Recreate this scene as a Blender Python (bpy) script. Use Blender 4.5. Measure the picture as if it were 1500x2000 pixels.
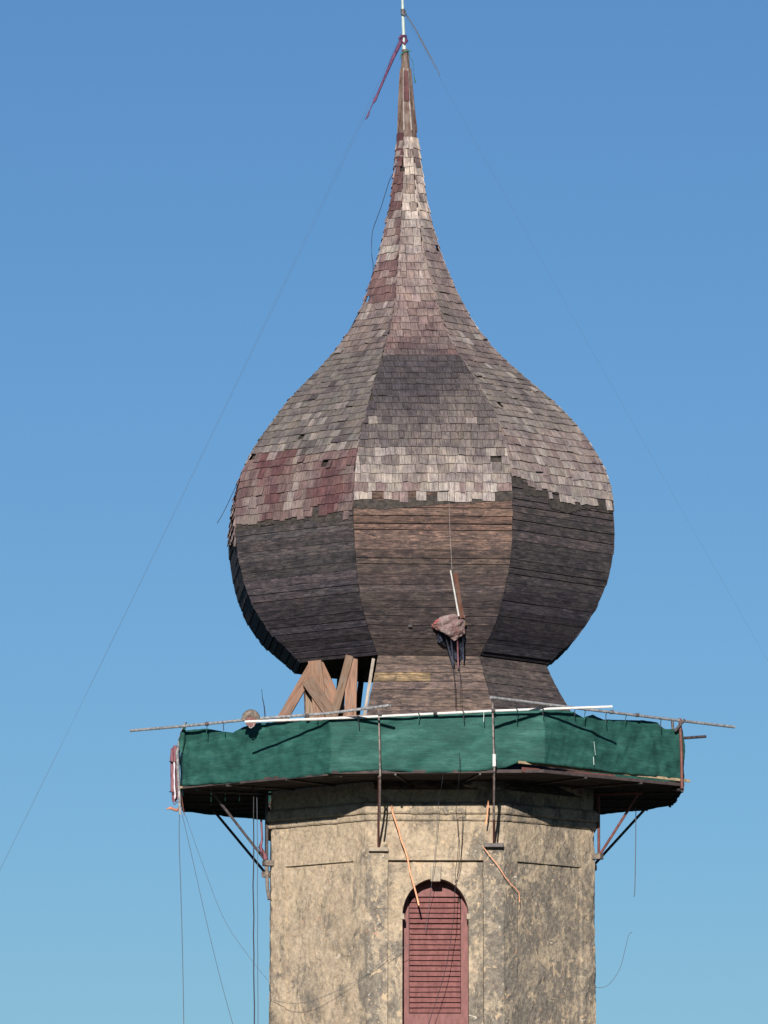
import bpy, bmesh, math, random
from mathutils import Vector, noise as mnoise
random.seed(11)
sc = bpy.context.scene
for o in list(bpy.data.objects): bpy.data.objects.remove(o)

# ------------------------------------------------------------------ camera, light, exposure
F = 14000.0                     # focal length in photo pixels (1500 x 2000)
DIST = 112.0                    # metres from the camera to the tower's axis
CZ = 12.0                       # the camera stands on a rise 10 m above the foot of the tower
PITCH = math.atan(.135); YAW = math.atan(93.0/F)
cam_d = bpy.data.cameras.new('camera'); cam = bpy.data.objects.new('camera', cam_d)
sc.collection.objects.link(cam); sc.camera = cam
cam_d.sensor_fit = 'VERTICAL'; cam_d.sensor_height = 24.0; cam_d.lens = F/2000*24
cam_d.clip_start = 1.0; cam_d.clip_end = 6000
cam.location = (0, -DIST, CZ); cam.rotation_euler = (math.pi/2+PITCH, 0, YAW)
SUN_EL, SUN_AZ = math.radians(16.5), math.radians(-4)     # behind the camera, a little to its left
w = bpy.data.worlds.new('World'); sc.world = w; w.use_nodes = True
nt = w.node_tree; nt.nodes.clear()
sky = nt.nodes.new('ShaderNodeTexSky'); sky.sky_type = 'NISHITA'; sky.sun_disc = False
sky.sun_elevation = SUN_EL; sky.sun_rotation = math.pi - SUN_AZ
sky.altitude = 600; sky.air_density = 1.0; sky.dust_density = 0.2; sky.ozone_density = 3.0
hue = nt.nodes.new('ShaderNodeMix'); hue.data_type = 'RGBA'; hue.blend_type = 'MULTIPLY'
hue.inputs[0].default_value = 1.0; hue.inputs[7].default_value = (.54, .77, 1, 1)
bg = nt.nodes.new('ShaderNodeBackground'); bg.inputs[1].default_value = 0.050
wo = nt.nodes.new('ShaderNodeOutputWorld')
nt.links.new(sky.outputs[0], hue.inputs[6]); nt.links.new(hue.outputs[2], bg.inputs[0]); nt.links.new(bg.outputs[0], wo.inputs[0])
sun_d = bpy.data.lights.new('sun', 'SUN'); sun_d.energy = 5.0; sun_d.angle = math.radians(.5); sun_d.color = (1, .92, .82)
sun = bpy.data.objects.new('sun', sun_d); sc.collection.objects.link(sun)
S = Vector((math.sin(SUN_AZ)*math.cos(SUN_EL), -math.cos(SUN_AZ)*math.cos(SUN_EL), math.sin(SUN_EL)))
sun.location = S*60; sun.rotation_euler = S.to_track_quat('Z', 'Y').to_euler()
sc.view_settings.view_transform = 'Standard'; sc.view_settings.look = 'None'
sc.view_settings.exposure = 0.69; sc.view_settings.gamma = 1.0; sc.view_settings.use_curve_mapping = False
sc.render.engine = 'CYCLES'

# ------------------------------------------------------------------ measuring helpers
RM = cam.rotation_euler.to_matrix(); CL = Vector(cam.location)
def W(px, py, Y=0.0):
    """the point at world depth y=Y that the photograph shows at pixel (px, py)"""
    d = RM @ Vector(((px-750)/F, -(py-1000)/F, -1.0))
    return CL + d*((Y-CL.y)/d.y)
def proj(p):
    q = RM.transposed() @ (Vector(p)-CL)
    return (750+F*q.x/-q.z, 1000-F*q.y/-q.z)
def ppm(p): return F/-(RM.transposed() @ (Vector(p)-CL)).z
def lev(y): return W(843, y, 0).z            # height of a level, from its pixel row on the axis plane
PX = 1/ppm(W(843, 1500, 0))                  # one photo pixel in metres at the tower
def lerp(a, b, t): return a+(b-a)*t
def interp(x, tab, j=1):
    if x <= tab[0][0]: return tab[0][j]
    for a, b in zip(tab, tab[1:]):
        if x <= b[0]: return lerp(a[j], b[j], (x-a[0])/(b[0]-a[0]))
    return tab[-1][j]
def nz(p, s=1.0, o=0.0): return mnoise.noise(Vector((p[0]*s+o, p[1]*s-o, p[2]*s+2*o)))

# ------------------------------------------------------------------ mesh builder
class MB:
    def __init__(s): s.v = []; s.f = []; s.tint = []; s.uv = []
    def face(s, pts, tint=(.5,.5,.5), uvs=None):
        n = len(s.v); s.v += [tuple(p) for p in pts]; s.f.append(tuple(range(n, n+len(pts))))
        s.tint.append(tint); s.uv += (uvs or [(0, 0)]*len(pts))
    def box8(s, c, tint=(.5,.5,.5), uv=None):
        """c: 8 corners, bottom ring 0-3 then top ring 4-7; faces share verts"""
        n = len(s.v); s.v += [tuple(p) for p in c]
        uv = uv or [(0, 0)]*8
        for q in ((3,2,1,0),(4,5,6,7),(0,1,5,4),(1,2,6,5),(2,3,7,6),(3,0,4,7)):
            s.f.append(tuple(n+i for i in q)); s.tint.append(tint); s.uv += [uv[i] for i in q]
    def tube(s, pts, r, seg=8, tint=(.5,.5,.5), r2=None, cap=True):
        pts = [Vector(p) for p in pts]; n0 = len(s.v); m = len(pts); L = 0; Ls = []
        ref = Vector((0, 0, 1))
        if abs((pts[-1]-pts[0]).normalized().z) > .9: ref = Vector((0, 1, 0))
        for i, p in enumerate(pts):
            if i: L += (p-pts[i-1]).length
            Ls.append(L)
            d = (pts[min(i+1, m-1)]-pts[max(i-1, 0)]).normalized()
            a = d.cross(ref).normalized(); b = a.cross(d)
            ri = r[i] if isinstance(r, (list, tuple)) else (lerp(r, r2, i/(m-1)) if r2 is not None else r)
            for k in range(seg):
                t = 2*math.pi*k/seg; s.v.append(tuple(p+a*(ri*math.cos(t))+b*(ri*math.sin(t))))
        for i in range(m-1):
            for k in range(seg):
                k2 = (k+1) % seg
                s.f.append((n0+i*seg+k, n0+i*seg+k2, n0+(i+1)*seg+k2, n0+(i+1)*seg+k)); s.tint.append(tint)
                s.uv += [(k/seg*.2, Ls[i]), ((k+1)/seg*.2, Ls[i]), ((k+1)/seg*.2, Ls[i+1]), (k/seg*.2, Ls[i+1])]
        if cap:
            for ring, rev in ((0, False), (m-1, True)):
                q = [n0+ring*seg+k for k in range(seg)]
                if rev: q.reverse()
                s.f.append(tuple(q)); s.tint.append(tint); s.uv += [(0, 0)]*seg
    def beam(s, a, b, wd, dp, tint=(.5,.5,.5), side=None):
        """squared timber from a to b, wd across, dp deep"""
        a = Vector(a); b = Vector(b); d = (b-a).normalized()
        sx = Vector(side) if side else d.cross(Vector((0, 1, 0))).normalized()
        sx = (sx - d*sx.dot(d)).normalized(); sy = d.cross(sx)
        L = (b-a).length; c = []; uv = []
        for p, l in ((a, 0), (b, L)):
            for i, j in ((-1,-1),(1,-1),(1,1),(-1,1)):
                c.append(p+sx*(i*wd/2)+sy*(j*dp/2)); uv.append((l, (i*wd+j*dp)/2))
        s.box8(c, tint, uv)
    def build(s, name, mat, parent=None, smooth=False, solid=0, bevel=0, seg=1):
        me = bpy.data.meshes.new(name); me.from_pydata(s.v, [], s.f)
        a = me.attributes.new('tint', 'FLOAT_COLOR', 'FACE')
        for i, t in enumerate(s.tint): a.data[i].color = (t[0], t[1], t[2], 1)
        u = me.uv_layers.new(name='UVMap')
        flat = [c for q in s.uv for c in q]
        if len(flat) == 2*len(me.loops): u.data.foreach_set('uv', flat)
        me.materials.append(mat)
        if smooth: me.polygons.foreach_set('use_smooth', [True]*len(me.polygons))
        me.update()
        o = bpy.data.objects.new(name, me); sc.collection.objects.link(o)
        if parent: o.parent = parent; o.matrix_parent_inverse = parent.matrix_basis.inverted()
        if solid:
            m = o.modifiers.new('solid', 'SOLIDIFY'); m.thickness = solid; m.offset = 0
        if bevel:
            m = o.modifiers.new('bevel', 'BEVEL'); m.width = bevel; m.segments = seg; m.limit_method = 'ANGLE'
        return o
def empty(name, loc, label, cat, group=None):
    o = bpy.data.objects.new(name, None); o.location = loc; sc.collection.objects.link(o)
    o.empty_display_size = .2; tag(o, label, cat, group); return o
def tag(o, label, cat, group=None):
    o['label'] = label; o['category'] = cat
    if group: o['group'] = group
    return o

# ------------------------------------------------------------------ materials
class NT:
    def __init__(s, name, rough=.85):
        s.m = bpy.data.materials.new(name); s.m.use_nodes = True; s.n = s.m.node_tree; s.n.nodes.clear()
        s.out = s.n.nodes.new('ShaderNodeOutputMaterial'); s.p = s.n.nodes.new('ShaderNodeBsdfPrincipled')
        s.n.links.new(s.p.outputs[0], s.out.inputs[0]); s.p.inputs['Roughness'].default_value = rough
        s.p.inputs['Specular IOR Level'].default_value = .25
    def L(s, a, b): s.n.links.new(a, b)
    def coord(s, which='Object', scale=(1,1,1)):
        t = s.n.nodes.new('ShaderNodeTexCoord'); mp = s.n.nodes.new('ShaderNodeMapping')
        mp.inputs['Scale'].default_value = scale; s.L(t.outputs[which], mp.inputs[0]); return mp.outputs[0]
    def noise(s, vec, scale=1, detail=4, rough=.6, dist=0):
        t = s.n.nodes.new('ShaderNodeTexNoise'); t.inputs['Scale'].default_value = scale
        t.inputs['Detail'].default_value = detail; t.inputs['Roughness'].default_value = rough
        t.inputs['Distortion'].default_value = dist; s.L(vec, t.inputs['Vector']); return t.outputs['Fac']
    def ramp(s, fac, stops):
        r = s.n.nodes.new('ShaderNodeValToRGB'); e = r.color_ramp.elements
        while len(e) < len(stops): e.new(.5)
        for q, (p, c) in zip(e, stops):
            q.position = p; q.color = (*c, 1) if len(c) == 3 else c
        s.L(fac, r.inputs[0]); return r.outputs[0]
    def mix(s, fac, a, b, mode='MIX'):
        m = s.n.nodes.new('ShaderNodeMix'); m.data_type = 'RGBA'; m.blend_type = mode
        for sock, v in ((m.inputs[0], fac), (m.inputs[6], a), (m.inputs[7], b)):
            if hasattr(v, 'is_output'): s.L(v, sock)
            elif isinstance(v, (int, float)): sock.default_value = v
            else: sock.default_value = (*v, 1)
        return m.outputs[2]
    def math(s, op, a, b=0.0, c=0.0):
        m = s.n.nodes.new('ShaderNodeMath'); m.operation = op
        for sock, v in zip(m.inputs, (a, b, c)):
            if hasattr(v, 'is_output'): s.L(v, sock)
            else: sock.default_value = v
        return m.outputs[0]
    def attr(s, name='tint'):
        a = s.n.nodes.new('ShaderNodeAttribute'); a.attribute_name = name; return a.outputs['Color']
    def bump(s, h, strength=.5, dist=.01):
        b = s.n.nodes.new('ShaderNodeBump'); b.inputs['Strength'].default_value = strength
        b.inputs['Distance'].default_value = dist; s.L(h, b.inputs['Height']); s.L(b.outputs[0], s.p.inputs['Normal'])
    def base(s, c): s.L(c, s.p.inputs['Base Color'])
G = lambda v: (v, v, v)

def mat_shingle():
    t = NT('weathered_shingle', .8)
    st = t.noise(t.coord('UV', (70, 7, 1)), 1, 5, .7)            # grain running down each shingle
    c = t.mix(.9, t.attr(), t.ramp(st, [(.30, G(.40)), (.47, G(.95)), (.66, G(1.7))]), 'MULTIPLY')
    s2 = t.noise(t.coord('UV', (24, 3, 1)), 1, 4, .7)
    c = t.mix(1, c, t.ramp(s2, [(.35, (.80,.76,.77)), (.5, (1,1,1)), (.65, (1.2,1.19,1.17))]), 'MULTIPLY')
    bl = t.noise(t.coord('Object'), 5.5, 5, .65)
    c = t.mix(1, c, t.ramp(bl, [(.3, (.62,.6,.66)), (.5, (1,1,1)), (.7, (1.25,1.2,1.1))]), 'MULTIPLY')
    sp = t.noise(t.coord('Object'), 42, 3, .7)
    c = t.mix(t.ramp(sp, [(.60, G(0)), (.72, G(.55))]), c, (.055,.05,.058))
    t.base(c); t.bump(st, .55, .012); return t.m
def mat_board():
    t = NT('weathered_board', .85)
    st = t.noise(t.coord('UV', (2.5, 45, 1)), 1, 6, .7)
    c = t.mix(1, t.attr(), t.ramp(st, [(.25, G(.35)), (.48, G(.95)), (.75, G(1.7))]), 'MULTIPLY')
    bl = t.noise(t.coord('Object', (1, 1, 2.2)), 2.3, 7, .72)
    c = t.mix(1, c, t.ramp(bl, [(.3, (.45,.48,.62)), (.5, (1,1,1)), (.66, (1.6,1.5,1.35))]), 'MULTIPLY')
    fl = t.noise(t.coord('UV', (4.5, 17, 1)), 1, 7, .78)
    c = t.mix(t.ramp(fl, [(.50, G(0)), (.62, G(.9))]), c, t.mix(1, t.attr(), (2.5, 2.3, 2.1), 'MULTIPLY'))
    fd = t.noise(t.coord('UV', (5, 22, 1)), 1.3, 6, .8)
    c = t.mix(t.ramp(fd, [(.38, G(.9)), (.47, G(0))]), c, (.010,.009,.011))
    gr = t.noise(t.coord('Object', (5, 5, 60)), 1, 3, .6)
    c = t.mix(1, c, t.ramp(gr, [(.32, G(.6)), (.5, G(1.05)), (.75, G(1.25))]), 'MULTIPLY')
    t.base(c); t.bump(t.math('ADD', st, t.math('MULTIPLY', fl, .6)), .8, .015); return t.m
def mat_timber():
    t = NT('raw_timber', .8)
    st = t.noise(t.coord('UV', (2.5, 30, 1)), 1, 5, .65)
    c = t.mix(1, t.attr(), t.ramp(st, [(.3, G(.35)), (.46, G(.95)), (.72, G(1.5))]), 'MULTIPLY')
    bl = t.noise(t.coord('Object'), 6, 4, .6)
    c = t.mix(t.ramp(bl, [(.5, G(0)), (.7, G(.6))]), c, (.14,.115,.1))
    t.base(c); t.bump(st, .5, .01); return t.m
def mat_metal(name, a, b, scale=18, rough=.5, metal=.0):
    t = NT(name, rough); t.p.inputs['Metallic'].default_value = metal
    n = t.noise(t.coord('Object'), scale, 5, .7)
    t.base(t.ramp(n, [(.38, a), (.62, b)])); t.bump(n, .3, .003); return t.m
def mat_plaster():
    t = NT('old_lime_plaster', .95)
    O = t.coord('Object')
    sep = t.n.nodes.new('ShaderNodeSeparateXYZ'); t.L(O, sep.inputs[0])
    big = t.noise(O, 1.1, 6, .62, .6)
    c = t.ramp(big, [(.30, (.205,.165,.120)), (.45, (.285,.232,.170)), (.58, (.345,.280,.208)), (.72, (.265,.212,.152))])
    fine = t.noise(O, 14, 6, .72)
    c = t.mix(1, c, t.ramp(fine, [(.3, G(.62)), (.5, G(1)), (.7, G(1.25))]), 'MULTIPLY')
    # grime: heavier towards the east side and lower down, in runs and clouds
    cloud = t.noise(t.coord('Object', (1.2, 1.2, .75)), 1.9, 8, .68, .8)
    runs = t.noise(t.coord('Object', (6, 6, .9)), 1.4, 6, .7, .4)
    g = t.math('ADD', cloud, t.math('MULTIPLY', runs, .35))
    gx = t.math('MINIMUM', sep.outputs[0], .9)
    g = t.math('ADD', g, t.math('MULTIPLY', gx, .048))
    low = t.math('SUBTRACT', lev(1700), sep.outputs[2])
    low = t.math('MINIMUM', t.math('MAXIMUM', low, -.6), 2.4)
    g = t.math('ADD', g, t.math('MULTIPLY', low, .035))
    for px0, wd_, am in ((730, .20, .16), (985, .30, .20), (1085, .35, .06)):     # runs of dirt down from the scaffold pads
        dx = t.math('SUBTRACT', sep.outputs[0], W(px0, 1700, -2.6).x); dx = t.math('DIVIDE', dx, wd_)
        ga = t.math('EXPONENT', t.math('MULTIPLY', t.math('MULTIPLY', dx, dx), -1.0))
        below = t.math('MINIMUM', t.math('MAXIMUM', t.math('MULTIPLY', t.math('SUBTRACT', lev(1672), sep.outputs[2]), 5.0), 0.0), 1.0)
        g = t.math('ADD', g, t.math('MULTIPLY', t.math('MULTIPLY', ga, below), am))
    gm = t.ramp(g, [(.66, G(0)), (.78, G(.8)), (1.0, G(.95))])
    gcol = t.ramp(fine, [(.3, (.055,.052,.050)), (.5, (.115,.105,.092)), (.7, (.185,.165,.135))])
    c = t.mix(gm, c, gcol)
    # flaked spots where paler or brick coloured render shows
    f1 = t.noise(t.coord('Object', (1.2, 1.2, .8)), 6.5, 7, .7, 1.2)
    c = t.mix(t.ramp(f1, [(.58, G(0)), (.61, G(.8))]), c, (.40,.31,.21))
    f2 = t.noise(t.coord('Object', (1, 1, .9)), 4.2, 8, .75, .5)
    c = t.mix(t.ramp(f2, [(.62, G(0)), (.65, G(.7))]), c, (.36,.225,.145))
    f3 = t.noise(O, 9.5, 6, .75, .8)
    c = t.mix(t.ramp(f3, [(.63, G(0)), (.65, G(.85))]), c, (.46,.42,.35))
    f5 = t.noise(t.coord('Object', (1, 1, .7)), 2.7, 9, .72, 1.0)
    c = t.mix(t.ramp(f5, [(.54, G(0)), (.57, G(.6)), (.70, G(.75))]), c, t.ramp(fine, [(.3, (.20,.165,.12)), (.6, (.36,.30,.22))]))
    f4 = t.noise(O, 33, 4, .7)
    c = t.mix(t.ramp(f4, [(.30, G(.8)), (.41, G(0))]), c, (.06,.05,.04))
    ws = t.n.nodes.new('ShaderNodeVectorMath'); ws.operation = 'ADD'      # hairline cracks
    wn = t.n.nodes.new('ShaderNodeTexNoise'); wn.inputs['Scale'].default_value = 3.0; wn.inputs['Detail'].default_value = 6; t.L(O, wn.inputs['Vector'])
    t.L(O, ws.inputs[0]); t.L(wn.outputs['Color'], ws.inputs[1])
    vo = t.n.nodes.new('ShaderNodeTexVoronoi'); vo.feature = 'DISTANCE_TO_EDGE'; vo.inputs['Scale'].default_value = .75; t.L(ws.outputs[0], vo.inputs['Vector'])
    ck = t.ramp(vo.outputs['Distance'], [(.0, G(.5)), (.005, G(.3)), (.009, G(0))])
    c = t.mix(t.math('MULTIPLY', ck, t.ramp(cloud, [(.42, G(0)), (.55, G(1))])), c, (.045,.036,.028))
    t.base(c)
    h = t.math('ADD', t.math('MULTIPLY', fine, .8), t.math('MULTIPLY', f1, .9)); h = t.math('ADD', h, t.math('MULTIPLY', f4, .4))
    t.bump(h, .75, .02); return t.m
def mat_net():
    t = NT('green_net', .75)
    n = t.noise(t.coord('Object', (1, 1, 3)), 2.2, 6, .65)
    c = t.ramp(n, [(.3, (.007,.043,.036)), (.5, (.012,.064,.054)), (.72, (.030,.104,.088))])
    s = t.noise(t.coord('Object', (3, 3, 40)), 1.5, 4, .6)
    c = t.mix(1, c, t.ramp(s, [(.3, G(.75)), (.7, G(1.25))]), 'MULTIPLY')
    wv = t.noise(t.coord('Object'), 60, 2, .5)
    c = t.mix(1, c, t.ramp(wv, [(.3, G(.85)), (.7, G(1.15))]), 'MULTIPLY')
    t.base(c); t.bump(t.math('ADD', s, wv), .5, .008)
    return t.m
def mat_flat(name, a, b, scale=12, rough=.8, stretch=(1,1,1)):
    t = NT(name, rough); n = t.noise(t.coord('Object', stretch), scale, 5, .65)
    t.base(t.ramp(n, [(.35, a), (.65, b)])); t.bump(n, .4, .006); return t.m
def mat_ground():
    t = NT('grass_ground', .95); O = t.coord('Object')
    n = t.noise(O, .05, 8, .7); m = t.noise(O, 2.0, 5, .7)
    c = t.ramp(n, [(.35, (.010,.018,.010)), (.55, (.018,.026,.016)), (.7, (.030,.030,.022))])
    t.base(t.mix(1, c, t.ramp(m, [(.3, G(.7)), (.7, G(1.2))]), 'MULTIPLY')); t.bump(m, .6, .1); return t.m
M = dict(shingle=mat_shingle(), board=mat_board(), timber=mat_timber(), plaster=mat_plaster(), net=mat_net(),
    galv=mat_metal('galvanised_tube', (.16,.17,.19), (.42,.42,.42), 20, .42, .25),
    white_tube=mat_metal('pale_tube', (.42,.42,.41), (.58,.58,.57), 25, .45),
    pole=mat_metal('weathered_pole', (.07,.055,.055), (.22,.19,.175), 14, .7),
    rust=mat_metal('red_oxide_steel', (.07,.025,.025), (.15,.06,.05), 25, .6),
    dark=mat_metal('dark_steel', (.03,.03,.035), (.085,.07,.07), 25, .5),
    red=mat_flat('faded_red_paint', (.115,.046,.046), (.180,.076,.073), 5, .65, (3,3,1)),
    felt=mat_flat('torn_felt', (.020,.018,.018), (.055,.047,.042), 16, .95),
    core=mat_flat('dark_sheathing', (.020,.018,.018), (.045,.036,.032), 10, .9),
    tip=mat_flat('bare_spire_wood', (.055,.026,.02), (.145,.115,.10), 9, .8, (2.5,2.5,.6)),
    strip=mat_flat('pale_lath', (.16,.14,.135), (.30,.27,.26), 14, .7),
    mast=mat_flat('pale_mast', (.24,.31,.30), (.34,.41,.39), 14, .5),
    black=mat_flat('black_cable', (.012,.012,.016), (.03,.028,.035), 20, .6),
    rope=mat_flat('grey_rope', (.05,.06,.08), (.10,.11,.13), 60, .9),
    purple=mat_flat('purple_webbing', (.04,.015,.05), (.13,.05,.10), 22, .8),
    orange=mat_flat('orange_rope', (.60,.22,.11), (.80,.42,.26), 50, .8),
    tan=mat_flat('new_batten', (.20,.15,.09), (.36,.29,.19), 9, .75),
    deck=mat_flat('deck_board', (.03,.025,.028), (.065,.05,.047), 6, .9),
    tarp=mat_flat('wine_tarpaulin', (.10,.035,.05), (.20,.09,.11), 9, .6, (3,3,.5)),
    tarpw=mat_flat('white_tarpaulin', (.36,.34,.38), (.55,.53,.58), 9, .6),
    rag=mat_flat('pinkish_rag', (.12,.065,.062), (.23,.185,.185), 7, .9),
    rag_and_shadow=mat_flat('navy_rag_and_shadow', (.012,.018,.035), (.04,.045,.07), 9, .9),
    grey=mat_flat('grey_block', (.07,.06,.055), (.20,.165,.14), 20, .8),
    stone=mat_flat('pale_stone', (.21,.18,.14), (.32,.27,.21), 9, .9), ground=mat_ground())

# ------------------------------------------------------------------ ground (structure)
def ground_h(x, y):
    d = math.hypot(x, (y+DIST+40)/1.0)
    t = max(0, min(1, (95-d)/60)); hill = 10.4*(t*t*(3-2*t))
    far = math.hypot(x, y)
    return hill + 3*nz((x, y, 0), .01)*min(1, max(0, (far-20)/200))
g = MB()
rs = [0, 6, 12, 20, 30, 42, 56, 72, 90, 110, 135, 165, 200, 260, 350, 500, 800, 1400, 2400, 4000]
for i in range(len(rs)-1):
    for k in range(64):
        a0, a1 = 2*math.pi*k/64, 2*math.pi*(k+1)/64; q = []
        for r, a in ((rs[i], a0), (rs[i+1], a0), (rs[i+1], a1), (rs[i], a1)):
            x, y = r*math.sin(a), -r*math.cos(a); q.append((x, y, ground_h(x, y)))
        if i == 0: q = [q[0], q[1], q[2]]
        g.face(q)
go = g.build('ground', M['ground']); go['kind'] = 'structure'

# ------------------------------------------------------------------ church tower
tower = empty('church_tower', (0, 0, 0), 'old plastered octagonal church tower with bulbous shingled onion dome and red shutter', 'tower')
TT = math.radians(1.6); TX = W(842, 1800, 0).x
def t_apothem(z):
    t = (lev(1628)-z)/(lev(1628)-lev(2000)); R = lerp(338.0, 340.5, t)*PX
    return R*math.cos(math.pi/8)
def tower_pt(k, u, z, d=0.0):
    """k: side, u in -1..1 across it, d outwards"""
    a = t_apothem(z); ph = TT+k*math.pi/4
    n = Vector((math.sin(ph), -math.cos(ph), 0)); t = Vector((math.cos(ph), math.sin(ph), 0))
    return Vector((TX, 0, z)) + n*(a+d) + t*(u*(a+d*0)*math.tan(math.pi/8))
Z_TOP, Z_LINE, Z_VIS = lev(1540), lev(1707), lev(2130)
WIN_HW = 63*PX; WIN_TOP, WIN_SPR = lev(1741), lev(1812); REV = 46*PX
def rough(p):
    r = Vector((p.x-TX, p.y, 0)); r.normalize()
    e = nz(p, 1.6)*.008 + nz(p, 6.5, 3)*.006 + nz(p, 17, 7)*.006
    f = nz(p, 4.2, 11)
    if f > .32: e -= min(.012, (f-.32)*.12)          # fallen plaster
    return p + r*e
wm = MB()
def wall_side(k):
    fine = k in (0, 1, 7, 6, 2)
    hw = t_apothem(Z_LINE)*math.tan(math.pi/8); eps = .004/hw
    us = set()
    n = 72 if k in (0, 1, 7) else (24 if fine else 2)
    for i in range(n+1): us.add(-1+2*i/n)
    pl, pr = -.70, .70; rec = (.095 if k == 0 else .045)
    if fine:
        for q in (pl, pr): us |= {q-eps, q+eps}
    wh = WIN_HW/hw
    if k == 0:
        us = {q for q in us if abs(q) > wh+.01}
        for i in range(31): us.add(round(wh*math.cos(math.pi*i/30), 6))
    us = sorted(us)
    zs = set(); nv = 130 if fine else 1
    for i in range(nv+1): zs.add(lerp(Z_TOP, Z_VIS, i/nv))
    if fine: zs |= {Z_LINE+.004, Z_LINE-.004, WIN_SPR}
    zs = sorted(zs, reverse=True) + [0.0]
    def arch(u):
        x = u*hw/WIN_HW
        return WIN_SPR + (WIN_TOP-WIN_SPR)*math.sqrt(max(0, 1-abs(x)**2.1))
    def P(u, z, inwin):
        if inwin and z >= WIN_SPR-1e-6 and z < Z_LINE:      # compress the rows above the arch
            t = (Z_LINE-.004-z)/(Z_LINE-.004-WIN_SPR)
            z = lerp(Z_LINE-.004, arch(u), max(0, t))
        d = 0
        if pl < u < pr and z < Z_LINE: d = -rec
        p = tower_pt(k, u, z, d)
        if z > 1 and abs(u) > .9:
            rr_ = Vector((p.x-TX, p.y, 0)).normalized(); p -= rr_*((abs(u)-.9)/.1)*(max(0, nz(p, 4.5, 21))*.045+max(0, nz(p, 14, 25))*.02)
        return rough(p) if z > 1 else p
    for i in range(len(us)-1):
        u0, u1 = us[i], us[i+1]; mid = (u0+u1)/2
        inw = k == 0 and abs(mid) < wh
        for j in range(len(zs)-1):
            z0, z1 = zs[j], zs[j+1]
            if inw and z0 <= WIN_SPR+1e-6 and z0 > Z_VIS+1e-6: continue
            wm.face([P(u0, z1, inw), P(u1, z1, inw), P(u1, z0, inw), P(u0, z0, inw)])
    if k == 0:                                              # reveal of the window
        prof = [(-wh, 0.5)] + [(-wh, WIN_SPR)]
        pts = [(-wh, lev(2130))]
        m = 32
        pts += [(round(wh*math.cos(math.pi*(1-i/30)), 6), None) for i in range(31)]
        pts += [(wh, lev(2130))]
        for (ua, za), (ub, zb) in zip(pts, pts[1:]):
            za = arch(ua) if za is None else za; zb = arch(ub) if zb is None else zb
            a0 = rough(tower_pt(0, ua, za, -rec)); b0 = rough(tower_pt(0, ub, zb, -rec))
            a1 = tower_pt(0, ua, za, -rec-REV-.08); b1 = tower_pt(0, ub, zb, -rec-REV-.08)
            wm.face([a0, a1, b1, b0])
for k in range(8): wall_side(k)
bm = bmesh.new()
wall = wm.build('wall', M['plaster'], tower)
bm.from_mesh(wall.data); bmesh.ops.remove_doubles(bm, verts=bm.verts, dist=.0008); bm.to_mesh(wall.data); bm.free()
# wall below the visible frame: the window opening stops at a sill well under the frame
# cornice: two mouldings swept round the octagon
def ring_sweep(mb, prof, steps=14, rg=True, tint=(.5,)*3):
    for k in range(8):
        for i in range(steps):
            u0, u1 = -1+2*i/steps, -1+2*(i+1)/steps
            def Q(u, d, z):
                a = t_apothem(z); ph = TT+k*math.pi/4
                n = Vector((math.sin(ph), -math.cos(ph), 0)); t = Vector((math.cos(ph), math.sin(ph), 0))
                p = Vector((TX, 0, z)) + n*(a+d) + t*(u*(a+d)*math.tan(math.pi/8))
                if rg: 
                    e = nz(p, 5, 2)*.010 + nz(p, 14, 5)*.006; p.z += e; r = Vector((p.x-TX, p.y, 0)).normalized(); p += r*e
                return p
            for (d0, y0), (d1, y1) in zip(prof, prof[1:]):
                mb.face([Q(u0, d1*PX, lev(y1)), Q(u1, d1*PX, lev(y1)), Q(u1, d0*PX, lev(y0)), Q(u0, d0*PX, lev(y0))], tint)
cm = MB()
ring_sweep(cm, [(-3, 1594), (5, 1597), (9.5, 1600), (10.5, 1602.5), (11, 1609), (10.5, 1615.5), (8.5, 1618.5), (3.6, 1619.5), (3.6, 1621), (5.6, 1621.6), (6, 1624), (5.4, 1629), (3.5, 1631.5), (-3, 1632)])
co = cm.build('cornice', M['plaster'], tower, smooth=False)
# keystone and imposts
km = MB()
def plate(mb, k, u0, u1, z0, z1, d0, d1, taper=0, tint=(.5,)*3):
    hw = t_apothem(Z_LINE)*math.tan(math.pi/8)
    c = [tower_pt(k, (u+(taper if z == z1 else 0)*s)/hw, z, d) for z in (z0, z1) for u, d, s in ((u0, d1, -1), (u1, d1, 1), (u1, d0, 1), (u0, d0, -1))]
    mb.box8(c, tint)
plate(km, 0, -9*PX, 9*PX, lev(1747), lev(1718), -.20, -.035, .015)
km.build('keystone', M['stone'], tower, bevel=.006)
for s in (-1, 1):
    im = MB(); a, b = sorted((s*(WIN_HW-4*PX), s*(WIN_HW+4*PX)))
    plate(im, 0, a, b, lev(1819), lev(1808), -.25, -.080)
    im.build('impost', M['stone'], tower, bevel=.006)
# red shutter
sh = MB(); sd = -.095-REV; hwf = t_apothem(Z_LINE)*math.tan(math.pi/8)
def shz(y): return lev(y+ (310*PX+sd)/PX*.0865)
def sh_pt(x, z, d): return tower_pt(0, x*PX/hwf, z, d)
stile = 49.5
ftop, fbot = shz(1750), shz(1974.5)
fr = MB()
for s in (-1, 1):
    a, b = sorted((s*stile*PX, s*(WIN_HW+.03))); plate(fr, 0, a, b, lev(2145), shz(1795), sd-.05, sd+.012)
plate(fr, 0, -stile*PX, stile*PX, lev(2145), fbot, sd-.05, sd+.004)
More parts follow.
